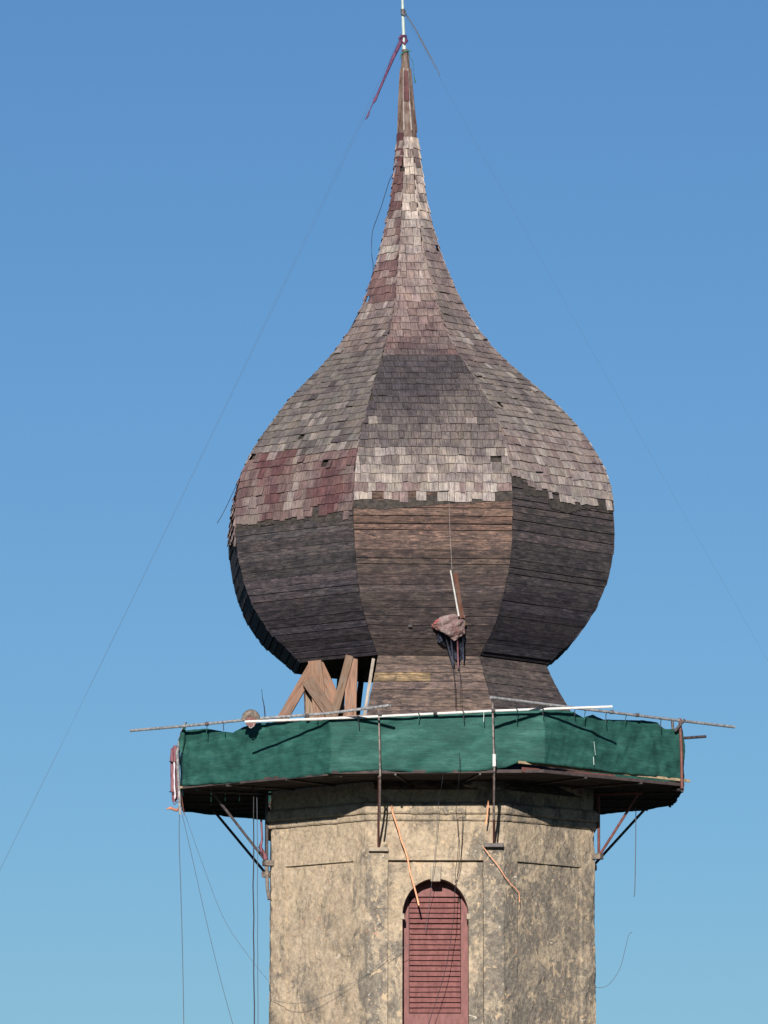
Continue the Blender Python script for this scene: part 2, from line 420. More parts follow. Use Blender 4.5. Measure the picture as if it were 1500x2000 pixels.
# arched head board
m = 24; xs = [-(WIN_HW+.03)+2*(WIN_HW+.03)*i/m for i in range(m+1)]
for i in range(m):
    q = []
    for x in (xs[i], xs[i+1]):
        t = min(1, abs(x)/(WIN_HW+.031)); zt = WIN_SPR+(WIN_TOP+.05-WIN_SPR)*math.sqrt(max(0, 1-t**2.1))+.02
        zb = ftop if abs(x) < stile*PX+.001 else shz(1795)
        q.append((x, zb, max(zt, zb+.01)))
    (x0, b0, t0), (x1, b1, t1) = q; bb = max(b0, b1) if False else (b0 if abs((x0+x1)/2) > stile*PX else ftop)
    c = [tower_pt(0, x/hwf, z, d) for z_i in (0, 1) for x, z, d in ((x0, (bb, t0)[z_i], sd+.012), (x1, (bb, t1)[z_i], sd+.012), (x1, (bb, t1)[z_i], sd-.05), (x0, (bb, t0)[z_i], sd-.05))]
    fr.box8(c)
shutter = fr.build('window_shutter', M['red'], tower); shutter['label'] = 'faded red louvred shutter with arched head'
for i in range(22):
    y0 = 1752+i*10.1; hw = (stile-1 - (3 if i == 0 else 0))
    z0, z1 = shz(y0+8.8), shz(y0+.2); jt = random.uniform(-.005, .005)
    sm = MB(); c = []
    for z, dd in ((z0, .016+jt), (z1, -.026)):
        for x, d in ((-hw, dd), (hw, dd), (hw, dd-.014), (-hw, dd-.014)): c.append(sh_pt(x, z+random.uniform(-.005, .005), sd+d))
    sm.box8(c); sm.build('slat', M['red'], shutter)
bk = MB(); plate(bk, 0, -stile*PX, stile*PX, fbot-.02, ftop+.02, sd-.09, sd-.055); bk.build('backing_panel', M['core'], shutter)
pm = MB(); plate(pm, 0, 29*PX, stile*PX-.01, shz(1994), shz(1977), sd-.0, sd+.008); pm.build('repair_patch', M['red'], shutter)

# ------------------------------------------------------------------ onion dome
DT = math.radians(4)
PROF = [(265,796,20.0),(300,796,23.2),(350,797,29.0),(400,798,37.0),(450,798.5,48.6),(500,800,63.2),(550,802,81.3),(600,805,102.5),(650,807,131),
 (700,808.5,171),(750,812.5,222.5),(800,816.5,276),(850,820.5,320.5),(900,820,356.5),(950,820.5,381.8),(1000,820.5,392.6),(1050,820,397.5),(1100,821,393.2),
 (1150,821,381.8),(1200,820,361),(1250,820.5,325),(1290,821,278.8),(1308,821,257)]
def cr(tab, x, j):
    """smooth interpolation"""
    i = 0
    while i < len(tab)-2 and x > tab[i+1][0]: i += 1
    p0, p1, p2, p3 = tab[max(i-1, 0)], tab[i], tab[i+1], tab[min(i+2, len(tab)-1)]
    h = p2[0]-p1[0]; t = max(0, min(1, (x-p1[0])/h))
    m1 = (p2[j]-p0[j])/(p2[0]-p0[0])*h; m2 = (p3[j]-p1[j])/(p3[0]-p1[0])*h
    return (2*t**3-3*t*t+1)*p1[j]+(t**3-2*t*t+t)*m1+(3*t*t-2*t**3)*p2[j]+(t**3-t*t)*m2
class Ringed:
    """eight-sided body of revolution described on the axis plane; arc-length s runs down the middle of a side"""
    def __init__(s, tab, y0, y1, step=2.0, tilt=0.0):
        s.tilt = tilt; s.rows = []; y = y0; L = 0; prev = None
        while y <= y1+1e-6:
            c = W(cr(tab, y, 1), y, 0); R = cr(tab, y, 2)/ppm(c); a = R*math.cos(math.pi/8)
            if prev: L += math.hypot(a-prev[0], c.z-prev[1])
            s.rows.append((L, c.x, c.z, a, y)); prev = (a, c.z); y += step
        s.L = L
    def at(s, q):
        q = max(0, min(s.L-1e-6, q)); lo, hi = 0, len(s.rows)-1
        while hi-lo > 1:
            m = (lo+hi)//2
            if s.rows[m][0] <= q: lo = m
            else: hi = m
        A, B = s.rows[lo], s.rows[hi]; t = (q-A[0])/(B[0]-A[0])
        return [lerp(A[i], B[i], t) for i in range(5)]
    def hw(s, q): return s.at(q)[3]*math.tan(math.pi/8)
    def s_of_y(s, y):
        return interp(y, [(r[4], r[0]) for r in s.rows])
    def pt(s, k, x, q, off=0.0):
        """point on side k, x metres from the side's centre line, at arc-length q, off metres proud"""
        _, cx, cz, a, _ = s.at(q)
        A, B = s.at(q-.03), s.at(q+.03); ds = Vector((B[3]-A[3], B[2]-A[2])); ds.normalize()   # (radial, z) going down
        nr, nzz = -ds.y, ds.x                                                               # outward normal
        if nr < 0 and abs(ds.y) > .05: nr, nzz = -nr, -nzz
        ph = DT+k*math.pi/4; n = Vector((math.sin(ph), -math.cos(ph), 0)); t = Vector((math.cos(ph), math.sin(ph), 0))
        p = Vector((cx, 0, cz)) + n*(a+off*nr) + t*x; p.z += off*nzz
        p.z += s.tilt*(p.x-cx)
        return p
def body(rg, name, mat, parent, inset, n, closed_bottom=False, faces=range(8)):
    b = MB()
    for k in faces:
        for i in range(n):
            q0, q1 = rg.L*i/n, rg.L*(i+1)/n; h0, h1 = rg.hw(q0), rg.hw(q1)
            f0 = max(.05, 1-inset/max(rg.at(q0)[3], .05)); f1 = max(.05, 1-inset/max(rg.at(q1)[3], .05))
            def P(sx, q, h, f):
                _, cx, cz, a, _ = rg.at(q); ph = DT+k*math.pi/4
                n_ = Vector((math.sin(ph), -math.cos(ph), 0)); t_ = Vector((math.cos(ph), math.sin(ph), 0))
                p = Vector((cx, 0, cz))+(n_*a+t_*(sx*h))*f; p.z += rg.tilt*(p.x-cx); return p
            b.face([P(-1, q1, h1, f1), P(1, q1, h1, f1), P(1, q0, h0, f0), P(-1, q0, h0, f0)], uvs=[(-h1, q1), (h1, q1), (h1, q0), (-h1, q0)])
    if closed_bottom:
        q = rg.L; ring = []
        for k in range(8):
            _, cx, cz, a, _ = rg.at(q); ph = DT+k*math.pi/4-math.pi/8; R = a/math.cos(math.pi/8)-inset
            ring.append(Vector((cx+R*math.sin(ph), -R*math.cos(ph), cz+.01+rg.tilt*R*math.sin(ph))))
        b.face(ring)
    return b.build(name, mat, parent)
RG = Ringed(PROF, 265, 1308, 2.0, 0.0)
dome = body(RG, 'onion_dome', M['core'], tower, .035, 110, True)
dome['label'] = 'onion dome, shingles above and bare dark boards below'

# ---- shingles
def mixc(a, b, t): return tuple(lerp(a[i], b[i], t) for i in range(3))
def vary(c, s=.13, cool=1.09):
    k = random.uniform(1-s, 1+s)*.74; c = (c[0]*.98, c[1]*1.0, c[2]*cool); return tuple(max(.006, v*k*random.uniform(.98, 1.02)) for v in c)
GT, LG, PK, DK, RD, MR = (.165,.138,.121), (.30,.262,.228), (.195,.145,.130), (.062,.054,.057), (.092,.040,.042), (.125,.072,.068)
def shingle_tint(k, x, y, p):
    """k side, x pixel column, y pixel row: what colour the weather left there"""
    r = random.random(); n = nz(p, 1.3, 4); n2 = nz(p, 3.1, 9)
    if y < 430:
        if k in (7, 6) or (k == 0 and x < 783 and y < 400): c = mixc(RD, LG, .65 if r < .3 else .1)
        else: c = mixc(LG, (.42,.35,.29), r) if r > .25 else mixc(GT, PK, r*3)
    elif y < 600:
        c = mixc(PK, LG, max(0, min(1, (560-y)/220+n2*.8+(r-.5)*.5)))
        if k in (7, 6) and r < .5+n: c = mixc(c, RD, .6)
        if k == 1: c = mixc(c, LG, .15)
    elif k == 0:
        if y < 700: c = mixc(PK, MR, .3+n2); c = mixc(c, DK, max(0, (y-640)/110+n*.8))
        elif y < 880:
            t = (x-760)/330+(y-890)/200+n*1.1+(r-.5)*.4
            c = mixc(DK, GT, max(0, min(1, .36+t*.7)))
            if r > .96+(.03 if y < 820 else 0): c = mixc(GT, LG, .55)
        else:
            c = mixc(GT, LG, max(0, min(1, .15+r*.55+n2*1.2+(y-930)/250)))
            if r < .10: c = mixc(GT, MR, .5)
            if y > 955 and r < .25: c = mixc(MR, LG, .3)
            if y < 915 and r < .4: c = mixc(DK, GT, .7)
    elif k == 7 or k == 6:
        if y > 893+ (x-470)*-.03:
            t = max(0, min(1, .30+(r-.5)*.75-n*1.2-n2*.5+max(0, (y-965)/90)))
            c = mixc(mixc(RD, MR, random.random()*.6), mixc(GT, PK, .6), t)
            if r > .95: c = mixc(c, LG, .55)
        else:
            c = mixc(GT, (.14,.128,.115), r); 
            if y < 690: c = mixc(c, PK, .55)
            if n2 > .15 and r < .5: c = mixc(c, DK, .6)
            if r > .93: c = mixc(c, LG, .6)
    else:
        c = mixc(GT, (.19,.165,.14), r)
        if y < 720: c = mixc(c, PK, .5)
        c = tuple(v*1.22 for v in c)
        if n2 > .12 and y < 800: c = mixc(c, DK, .35)
        if y > 850: c = mixc(PK, LG, min(1, r*.8+max(0, (y-900)/150)))
        if r > .92: c = LG
    return vary(c)
# lowest shingle course, as the photograph's pixel row on each side (None: no shingles there)
def bottom_row(k, px):
    if k == 0: return interp(px, [(683, 988), (760, 991), (830, 984), (900, 980), (995, 974)])
    if k == 1: return interp(px, [(995, 932), (1022, 940), (1026, 962), (1068, 966), (1075, 986), (1110, 998), (1140, 985), (1197, 992)])
    if k == 7: return interp(px, [(440, 1034), (480, 1030), (520, 1018), (560, 1020), (600, 1010), (650, 1012), (690, 1024)])
    if k == 6: return 1070
    return 990
EXPO = 18.2*PX
rows = int(RG.s_of_y(1072)/EXPO)+1
S_OFF = RG.s_of_y(1072)-rows*EXPO
cells = []
for k in (0, 1, 7, 6, 2):
    row_n = 0
    q = .10
    while q < RG.s_of_y(1090):
        row_n += 1
        ex = EXPO*random.uniform(.94, 1.06)
        q1 = q+ex
        h = RG.hw(q1); x = -h - random.uniform(0, .09)
        wob = [random.uniform(-1, 1)*.011 for _ in range(3)]; slope = random.uniform(-.006, .006) + (.012 if k == 7 else (.010 if k == 1 else .006))
        while x < h:
            wd = random.choice((.085, .11, .125, .14, .15, .16, .18))*random.uniform(.92, 1.08)
            if h < .35: wd *= .8
            x0, x1 = max(x, -h), min(x+wd, h); x += wd
            if x1-x0 < .03: continue
            cx = (x0+x1)/2
            drop = random.uniform(-.008, .012)+wob[1]*math.sin(cx*3+wob[0]*300) - slope*cx
            qb = q1+drop
            p = RG.pt(k, cx, min(qb, RG.L), .02); px, py = proj(p)
            lim = bottom_row(k, px)
            if py > lim+4: continue
            last = py > lim-13
            if last and random.random() < .16 and k != 6: continue
            if random.random() < .006: continue
            if random.random() < .02: qb += random.uniform(.02, .05)       # slipped
            if last: qb += random.uniform(-.035, .02)
            cells.append((k, x0, x1, q1-ex*1.35, qb, px, py, p))
        q = q1
def shingle_geo(mb, k, x0, x1, qa, qb, px, py, p):
    gap = .0035; x0 += gap; x1 -= gap; ht = RG.hw(max(qa, 0)); hb = RG.hw(min(qb, RG.L))
    lift = random.uniform(.027, .041); th = .014; skew = random.uniform(-.009, .009)
    if random.random() < .04: lift += .02
    def X(x, h): return max(-h-.004, min(h+.004, x))
    top = [(X(x0, ht), qa, -.004), (X(x1, ht), qa, -.004)]; bot = [(X(x0, hb+.01), qb+skew, lift-th), (X(x1, hb+.01), qb-skew, lift-th)]
    c = []
    for (x, q, o), (_, _, _) in zip(bot, bot): c.append(RG.pt(k, x, q, o+th))
    for (x, q, o) in reversed(bot): c.append(RG.pt(k, x, q, o))
    for (x, q, o) in top: c.append(RG.pt(k, x, q, o+th))
    for (x, q, o) in reversed(top): c.append(RG.pt(k, x, q, o))
    r = random.uniform(0, 50); uv = [(x0+r, 0), (x1+r, 0), (x1+r, .01), (x0+r, .01), (x0+r, .2), (x1+r, .2), (x1+r, .2), (x0+r, .2)]
    mb.box8(c, shingle_tint(k, px, py, p), uv)
def shown(c):           # rough size a shingle has in the photograph
    k, x0, x1, qa, qb = c[:5]
    a = proj(RG.pt(k, x0, qa, 0)); b = proj(RG.pt(k, x1, qa, 0)); d = proj(RG.pt(k, x0, qb, 0))
    return abs((b[0]-a[0])*(d[1]-a[1])-(b[1]-a[1])*(d[0]-a[0]))
vis = [c for c in cells if c[0] in (0, 1, 7)]
vis.sort(key=shown, reverse=True)
single = set(id(c) for c in vis[:300])
rest = MB()
for c in cells:
    if id(c) in single:
        b = MB(); shingle_geo(b, *c); b.build('shingle', M['shingle'], dome)
    else: shingle_geo(rest, *c)
ro = rest.build('shingle_courses', M['shingle'], dome); ro['kind'] = 'stuff'
print('shingles', len(cells))

# ---- torn felt under the last course
for k in (0, 1, 7):
    fm = MB(); n = 90
    for i in range(n):
        col = []
        for j in (i, i+1):
            q0 = RG.s_of_y(1000); h = RG.hw(RG.s_of_y(1040)); x = -h+2*h*j/n
            # find arc-length whose pixel row is the course's lower edge
            px, _ = proj(RG.pt(k, x, RG.s_of_y(1035), 0)); lim = bottom_row(k, px)
            q = RG.s_of_y(960)
            while proj(RG.pt(k, x, q, 0))[1] < lim: q += .01
            dn = (.03+.10*abs(nz((x*9, k, 1)))+.05*max(0, nz((x*2.2, k, 8)))) * (1.0 if k != 0 else .45)
            col.append((x, q-.12, q+dn))
        (xa, a0, a1), (xb, b0, b1) = col
        fm.face([RG.pt(k, xa, a1, .010), RG.pt(k, xb, b1, .010), RG.pt(k, xb, b0, .008), RG.pt(k, xa, a0, .008)])
    fm.build('roofing_felt', M['felt'], dome, solid=.006)

# ---- bare boards of the lower bulb
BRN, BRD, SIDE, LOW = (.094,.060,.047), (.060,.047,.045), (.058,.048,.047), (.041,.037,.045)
def board_piece(rg, k, x0, x1, q0, q1, tint, lift0, lift1, parent, name='board', th=.02, seg=1):
    b = MB(); c = []
    h0, h1 = rg.hw(q0), rg.hw(q1)
    ia, ib = random.uniform(0, .010), random.uniform(0, .010)
    def X(x, h): return max(-h+ia, min(h-ib, x))
    for q, h, l in ((q1, h1, lift1), (q0, h0, lift0)):
        for x, o in ((x0, l), (x1, l), (x1, l-th), (x0, l-th)):
            hh = h + (0.0) + o*math.tan(math.pi/8)
            c.append(rg.pt(k, X(x, hh), q, o))
    r = random.uniform(0, 60)
    uv = [(x0+r, q1), (x1+r, q1), (x1+r, q1), (x0+r, q1), (x0+r, q0), (x1+r, q0), (x1+r, q0), (x0+r, q0)]
    b.box8(c, tint, uv); return b.build(name, M['board'], parent)
for k in range(8):
    q = RG.s_of_y(975 if k not in (1,) else 930); i = 0
    while q < RG.L-.01:
        wd = random.choice((.10, .115, .13, .15, .165)); q1 = min(q+wd, RG.L)
        if RG.L-q1 < .05: q1 = RG.L
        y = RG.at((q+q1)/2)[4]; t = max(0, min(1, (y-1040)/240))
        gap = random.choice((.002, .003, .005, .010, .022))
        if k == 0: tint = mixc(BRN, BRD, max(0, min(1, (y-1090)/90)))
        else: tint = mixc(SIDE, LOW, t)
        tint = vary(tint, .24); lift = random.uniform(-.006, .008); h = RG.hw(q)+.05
        cuts = [-h, h]
        if random.random() < .45: cuts.insert(1, random.uniform(-.6, .6)*h)
        for a, b in zip(cuts, cuts[1:]):
            l0 = lift+random.uniform(-.002, .002)
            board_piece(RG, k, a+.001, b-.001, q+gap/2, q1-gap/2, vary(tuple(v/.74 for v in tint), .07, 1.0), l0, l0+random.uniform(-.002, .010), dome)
        q = q1; i += 1

# ------------------------------------------------------------------ neck under the bulb, partly stripped
NPROF = [(1308, 821, 257), (1340, 820.5, 273), (1375, 820.5, 293), (1409, 820, 313), (1450, 822, 327), (1500, 828, 335), (1572, 842, 341)]
NG = Ringed(NPROF, 1308, 1572, 2.0, 0.0)
neck = body(NG, 'dome_neck', M['core'], tower, .035, 12, False, faces=(0, 1, 2, 3))
neck['label'] = 'flared boarded neck below the onion dome, cladding stripped on its west side'
for k in (0, 1, 2, 3):
    q = 0.0; n = 0
    while q < NG.L-.02:
        wd = random.choice((.135, .15, .155, .165)); q1 = min(q+wd, NG.L); gap = random.choice((.002, .004, .009))
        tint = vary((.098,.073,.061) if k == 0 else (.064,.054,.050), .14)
        h = NG.hw(q)+.05; l = random.uniform(-.002, .004)
        if k == 0 and n == 2:
            cut = proj_cut = .02
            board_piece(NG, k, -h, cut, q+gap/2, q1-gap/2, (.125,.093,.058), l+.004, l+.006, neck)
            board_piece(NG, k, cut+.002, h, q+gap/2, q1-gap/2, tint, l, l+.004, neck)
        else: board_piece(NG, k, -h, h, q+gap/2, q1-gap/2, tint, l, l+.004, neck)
        q = q1; n += 1
# exposed timbers (pixel coordinates top -> bottom, depth, width)
TW = [((611,1302), (553,1402), -1.02, -1.25, 20, (.36,.225,.165)), ((622,1303), (668,1400), -1.10, -1.22, 25, (.40,.255,.185)),
      ((608,1340), (652,1402), -1.28, -1.36, 24, (.27,.195,.15)), ((616,1304), (626,1402), -1.20, -1.26, 26, (.37,.245,.18)), ((607,1345), (607,1402), -.98, -.98, 20, (.42,.33,.245)),
      ((680,1293), (652,1400), -1.62, -1.66, 15, (.29,.21,.155)), ((687,1292), (684,1405), -1.55, -1.60, 23, (.43,.275,.205)),
      ((598,1345), (600,1402), .30, .30, 10, (.10,.06,.06)), ((707,1315), (697,1402), .2, .2, 11, (.05,.04,.05)),
      ((640,1318), (652,1402), .7, .7, 14, (.07,.055,.055)), ((668,1305), (662,1402), .5, .5, 17, (.07,.05,.055)),
      ((728,1296), (711,1402), -1.80, -1.86, 6, (.60,.58,.54))]
for (a, b, ya, yb, wd, tint) in TW:
    A, B = W(*a, ya), W(*b, yb); B = A + (B-A)*1.55
    A = A + (A-B).normalized()*.10
    tm = MB(); tm.beam(A, B, wd*PX, wd*PX*(.8 if wd > 8 else .35), tuple(v*q for v, q in zip(tint, (.44, .40, .38))))
    tm.build('strut', M['timber'], neck, bevel=.006)
# sole plate the struts stand on
sp = MB(); sp.beam(W(540, 1418, -.9), W(735, 1404, -2.05), .14, .14, (.25,.19,.15)); sp.build('sole_plate', M['timber'], neck, bevel=.006)

# ------------------------------------------------------------------ spire tip
TPROF = [(97, 791, 6.5), (140, 792, 10.0), (200, 793, 14.5), (262, 795.5, 19.0), (300, 796, 21.5)]
tg = Ringed(TPROF, 97, 300, 3.0)
tip = body(tg, 'spire_tip', M['tip'], tower, 0.0, 14)
tip['label'] = 'bare tapering wooden tip of the spire'
for k in range(8):
    ph = DT+(k+.5)*math.pi/4; pts = []
    for y in (135, 170, 205, 235, 258):
        c = W(cr(TPROF, y, 1), y, 0); R = cr(TPROF, y, 2)*PX*1.0+.008
        pts.append(c+Vector((math.sin(ph)*R, -math.cos(ph)*R, 0)))
    lm = MB(); lm.tube(pts, .013, 5); lm.build('lath', M['strip'] if k in (0, 7, 2) else M['tip'], tip)
for k, x0, y0, y1 in ((7, 0, 262, 318), (6, 0, 262, 320), (0, -.05, 140, 200)):
    b = MB()
    for i in range(6):
        a0, a1 = y0+(y1-y0)*i/6, y0+(y1-y0)*(i+1)/6
        def Pq(u, y):
            c = W(cr(TPROF if y < 299 else PROF, y, 1), y, 0); R = cr(TPROF if y < 299 else PROF, y, 2)*PX*math.cos(math.pi/8)+.022; ph = DT+k*math.pi/4
            return c+Vector((math.sin(ph), -math.cos(ph), 0))*R+Vector((math.cos(ph), math.sin(ph), 0))*(u*R*math.tan(math.pi/8)*.9)
        b.face([Pq(-1, a1), Pq(1, a1), Pq(1, a0), Pq(-1, a0)], tint=vary(RD, .2), uvs=[(0,0),(.1,0),(.1,.1),(0,.1)])
    b.build('rusty_cover', M['shingle'], tip, solid=.01)
mast = MB()
mast.tube([W(784.5, -60, 0), W(786, 0, 0), W(788, 60, 0), W(790, 108, 0)], [.02, .022, .027, .034], 10)
mo = mast.build('mast', M['mast'], tower)
cap = MB(); cap.tube([W(786.5, 18, 0), W(787.3, 29, 0)], .035, 10); cap.build('clamp', M['dark'], mo)

# ------------------------------------------------------------------ scaffold round the tower
PT = math.radians(1.8); PR = 522*PX; PXC = W(839.5, 1555, 0).x; PTILT = .008
Z_DB = lev(1557); Z_DT = lev(1551)
def plat(ang, r, z): 
    x = r*math.sin(ang); return Vector((PXC+x, -r*math.cos(ang), z+PTILT*x))
def pv(k, r, z): return plat(PT+(k-.5)*math.pi/4, r, z)       # vertices; side k runs from vertex k to k+1
scaf = empty('scaffold', (PXC, 0, Z_DB), 'tubular scaffold platform bracketed round the tower top, planked deck', 'scaffold')
nb = 6
for k in range(8):
    for j in range(nb):
        r0, r1 = lerp(342*PX, PR, j/nb), lerp(342*PX, PR, (j+1)/nb); g_ = .003
        b = MB(); dz = random.uniform(-.004, .004)
        c = [pv(kk, r, z+dz) for z in (Z_DB, Z_DT) for kk, r in ((k, r0+g_), (k+1, r0+g_), (k+1, r1-g_), (k, r1-g_))]
        b.box8(c, vary((.3,.25,.2)), [(0,0)]*8)
        b.build('deck_board', M['deck'], scaf)
    # joist tubes under each side
    for t in (.3, .7):
        a = pv(k, 350*PX, Z_DB-.03).lerp(pv(k+1, 350*PX, Z_DB-.03), t); c_ = pv(k, PR, Z_DB-.03).lerp(pv(k+1, PR, Z_DB-.03), t)
        a = c_ + (a-c_)*1.0
        jm = MB(); jm.tube([a+Vector((0, 0, .012)), c_+Vector((0, 0, .012))], .017, 8); jm.build('joist', M['dark'], scaf)
def tube_part(name, pts, r, mat, parent=scaf, seg=10):
    b = MB(); b.tube(pts, r, seg); return b.build(name, mat, parent, smooth=False)
# rails
rail = tube_part('guard_rail', [W(255, 1427, -1.0), W(355, 1418.5, -2.05), W(500, 1404, -3.15), W(643, 1393, -4.0), W(762, 1377.5, -4.75)], .022, M['galv'])
rail['label'] = 'grey tube rail running out past the west corner'
tube_part('guard_rail', [W(478, 1409.5, -4.02), W(700, 1401, -4.03), W(960, 1388.5, -4.03), W(1196, 1380, -4.02)], .019, M['white_tube'])['label'] = 'pale tube rail along the front'
tube_part('guard_rail', [W(958, 1362, -5.0), W(1110, 1381, -3.75), W(1325, 1407, -1.7), W(1434, 1420, -.6)], .022, M['galv'])['label'] = 'grey tube rail running out past the east corner'
tube_part('stub_tube', [W(1300, 1444, -1.7), W(1378, 1438.5, -1.1)], .024, M['dark'])
tube_part('guard_rail', [pv(3, PR+.03, lev(1450)), pv(4, PR+.03, lev(1450))], .022, M['galv'])
tube_part('guard_rail', [pv(4, PR+.03, lev(1449)), pv(5, PR+.03, lev(1449))], .022, M['galv'])
tube_part('guard_rail', [pv(5, PR+.03, lev(1450)), pv(6, PR+.03, lev(1450))], .022, M['galv'])
# edge boards
def edge(name, a, b, mat, h=5.0, th=.03):
    m_ = MB(); m_.beam(a, b, h*PX, th, (.5,)*3, side=(0, 0, 1)); return m_.build(name, mat, scaf, bevel=.003)
edge('edge_batten', W(1013, 1488.5, -3.93), W(1347, 1525.5, -1.42), M['tan'], 5.2)
edge('edge_batten', W(352, 1538, -1.62), W(475, 1530, -2.52), M['tan'], 4)
edge('edge_batten', W(470, 1528.5, -2.60), W(640, 1513, -3.85), M['deck'], 4)
edge('edge_batten', W(608, 1519, -3.55), W(668, 1515, -3.80), M['tan'], 4)
edge('edge_batten', W(1020, 1503, -3.85), W(1200, 1518, -2.6), M['rust'], 9)
# brackets: upright on a pad, foot against the wall, diagonal to the platform's edge
def bracket(A, out, mat, pad_mat, dx=0.0, r=.022, top=None, pad=(.30, .06)):
    """A: foot point on the wall, out: horizontal direction, reach to the platform edge"""
    root = bpy.data.objects.new('bracket', None); sc.collection.objects.link(root); root.parent = scaf
    root.matrix_parent_inverse = scaf.matrix_basis.inverted(); root.location = A
    bpy.context.view_layer.update()
    o = Vector(out); L = o.length; o.normalize(); A = Vector(A)
    foot = A + o*.07
    for nm, pts in (('upright', [foot, Vector((foot.x, foot.y, Z_DB-.03))]),
                    ('diagonal', [foot+o*.03, Vector((A.x, A.y, Z_DB-.05))+o*L]),
                    ('arm', [Vector((A.x, A.y, Z_DB-.055))+o*.0, Vector((A.x, A.y, Z_DB-.055))+o*(L+.05)])):
        b = MB(); b.tube(pts, r, 8)
        ob = b.build(nm, mat, None); ob.parent = root; ob.matrix_parent_inverse = root.matrix_world.inverted()
    s = Vector((-o.y, o.x, 0)); b = MB()
    b.box8([A+o*d+s*w_+Vector((0, 0, z)) for z in (-pad[1], 0) for w_, d in ((-pad[0]/2, -.02), (pad[0]/2, -.02), (pad[0]/2, .12), (-pad[0]/2, .12))][:8])
    ob = b.build('pad', pad_mat, None, bevel=.006); ob.parent = root; ob.matrix_parent_inverse = root.matrix_world.inverted()
    return root
# the two in front
bracket(W(739, 1656, -2.50), (0.02, -1.36, 0), M['rust'], M['stone'], r=.017)
bracket(W(964.5, 1648, -2.50), (-.01, -1.36, 0), M['rust'], M['dark'], r=.017)
for k in (2, 3, 4, 5, 6, 7):                 # the others stand on the tower's corners
    ph = TT+(k-.5)*math.pi/4; zf = lev(1678 if k in (2, 3) else 1692)
    a = t_apothem(zf)/math.cos(math.pi/8); A = Vector((TX+a*math.sin(ph), -a*math.cos(ph), zf))
    L = 92*PX if k == 2 else 125*PX
    bracket(A, (L*math.sin(ph), -L*math.cos(ph), 0), M['dark'] if k != 2 else M['rust'], M['grey'], pad=(.16, .09))
# guard posts
def post(pts, mat, r=.02, **kw): return tube_part('guard_post', pts, r, mat)
post([W(739.5, 1388, -4.02), W(741, 1440, -4.03), W(742.5, 1516, -4.03), W(742, 1600, -3.4)], M['pole'], .014)
post([W(962, 1372, -4.02), W(963.5, 1440, -4.03), W(965.5, 1505, -4.03), W(964.5, 1600, -3.4)], M['pole'], .014)
sl = MB(); sl.tube([W(965.2, 1473, -4.05), W(965.4, 1497, -4.05)], .028, 8); sl.build('sleeve', M['white_tube'], scaf)
post([W(1328, 1403, -1.68), W(1331, 1470, -1.66), W(1332, 1540, -1.66)], M['rust'], .024)
post([W(1313, 1408, -1.30), W(1315, 1432, -1.3)], M['dark'], .022)
post([W(1338, 1405, -1.75), W(1318, 1428, -1.72)], M['dark'], .022)
post([W(1334, 1530, -1.6), W(1333, 1544, -1.6), W(1314, 1541, -1.2)], M['dark'], .026)
post([W(362, 1412, -1.75), W(352, 1440, -1.72), W(346, 1470, -1.6), W(352, 1590, -1.3)], M['galv'], .022)
for k in (3, 4, 5, 6):
    p0 = pv(k, PR+.0, Z_DB-.03); post([p0, p0+Vector((0, 0, 1.0))], M['dark'], .022)
for x, y, Y in ((404, 1414, -2.45), (520, 1404, -3.2), (600, 1398, -3.8), (742, 1396, -4.04), (963.5, 1388, -4.04), (1195, 1391, -2.95), (1245, 1397, -2.5), (850, 1392, -4.04)):
    b = MB(); c0 = W(x, y, Y); b.tube([c0+Vector((-.03, 0, 0)), c0+Vector((.03, 0, .004))], .031, 8); b.build('coupler', M['dark'], scaf)

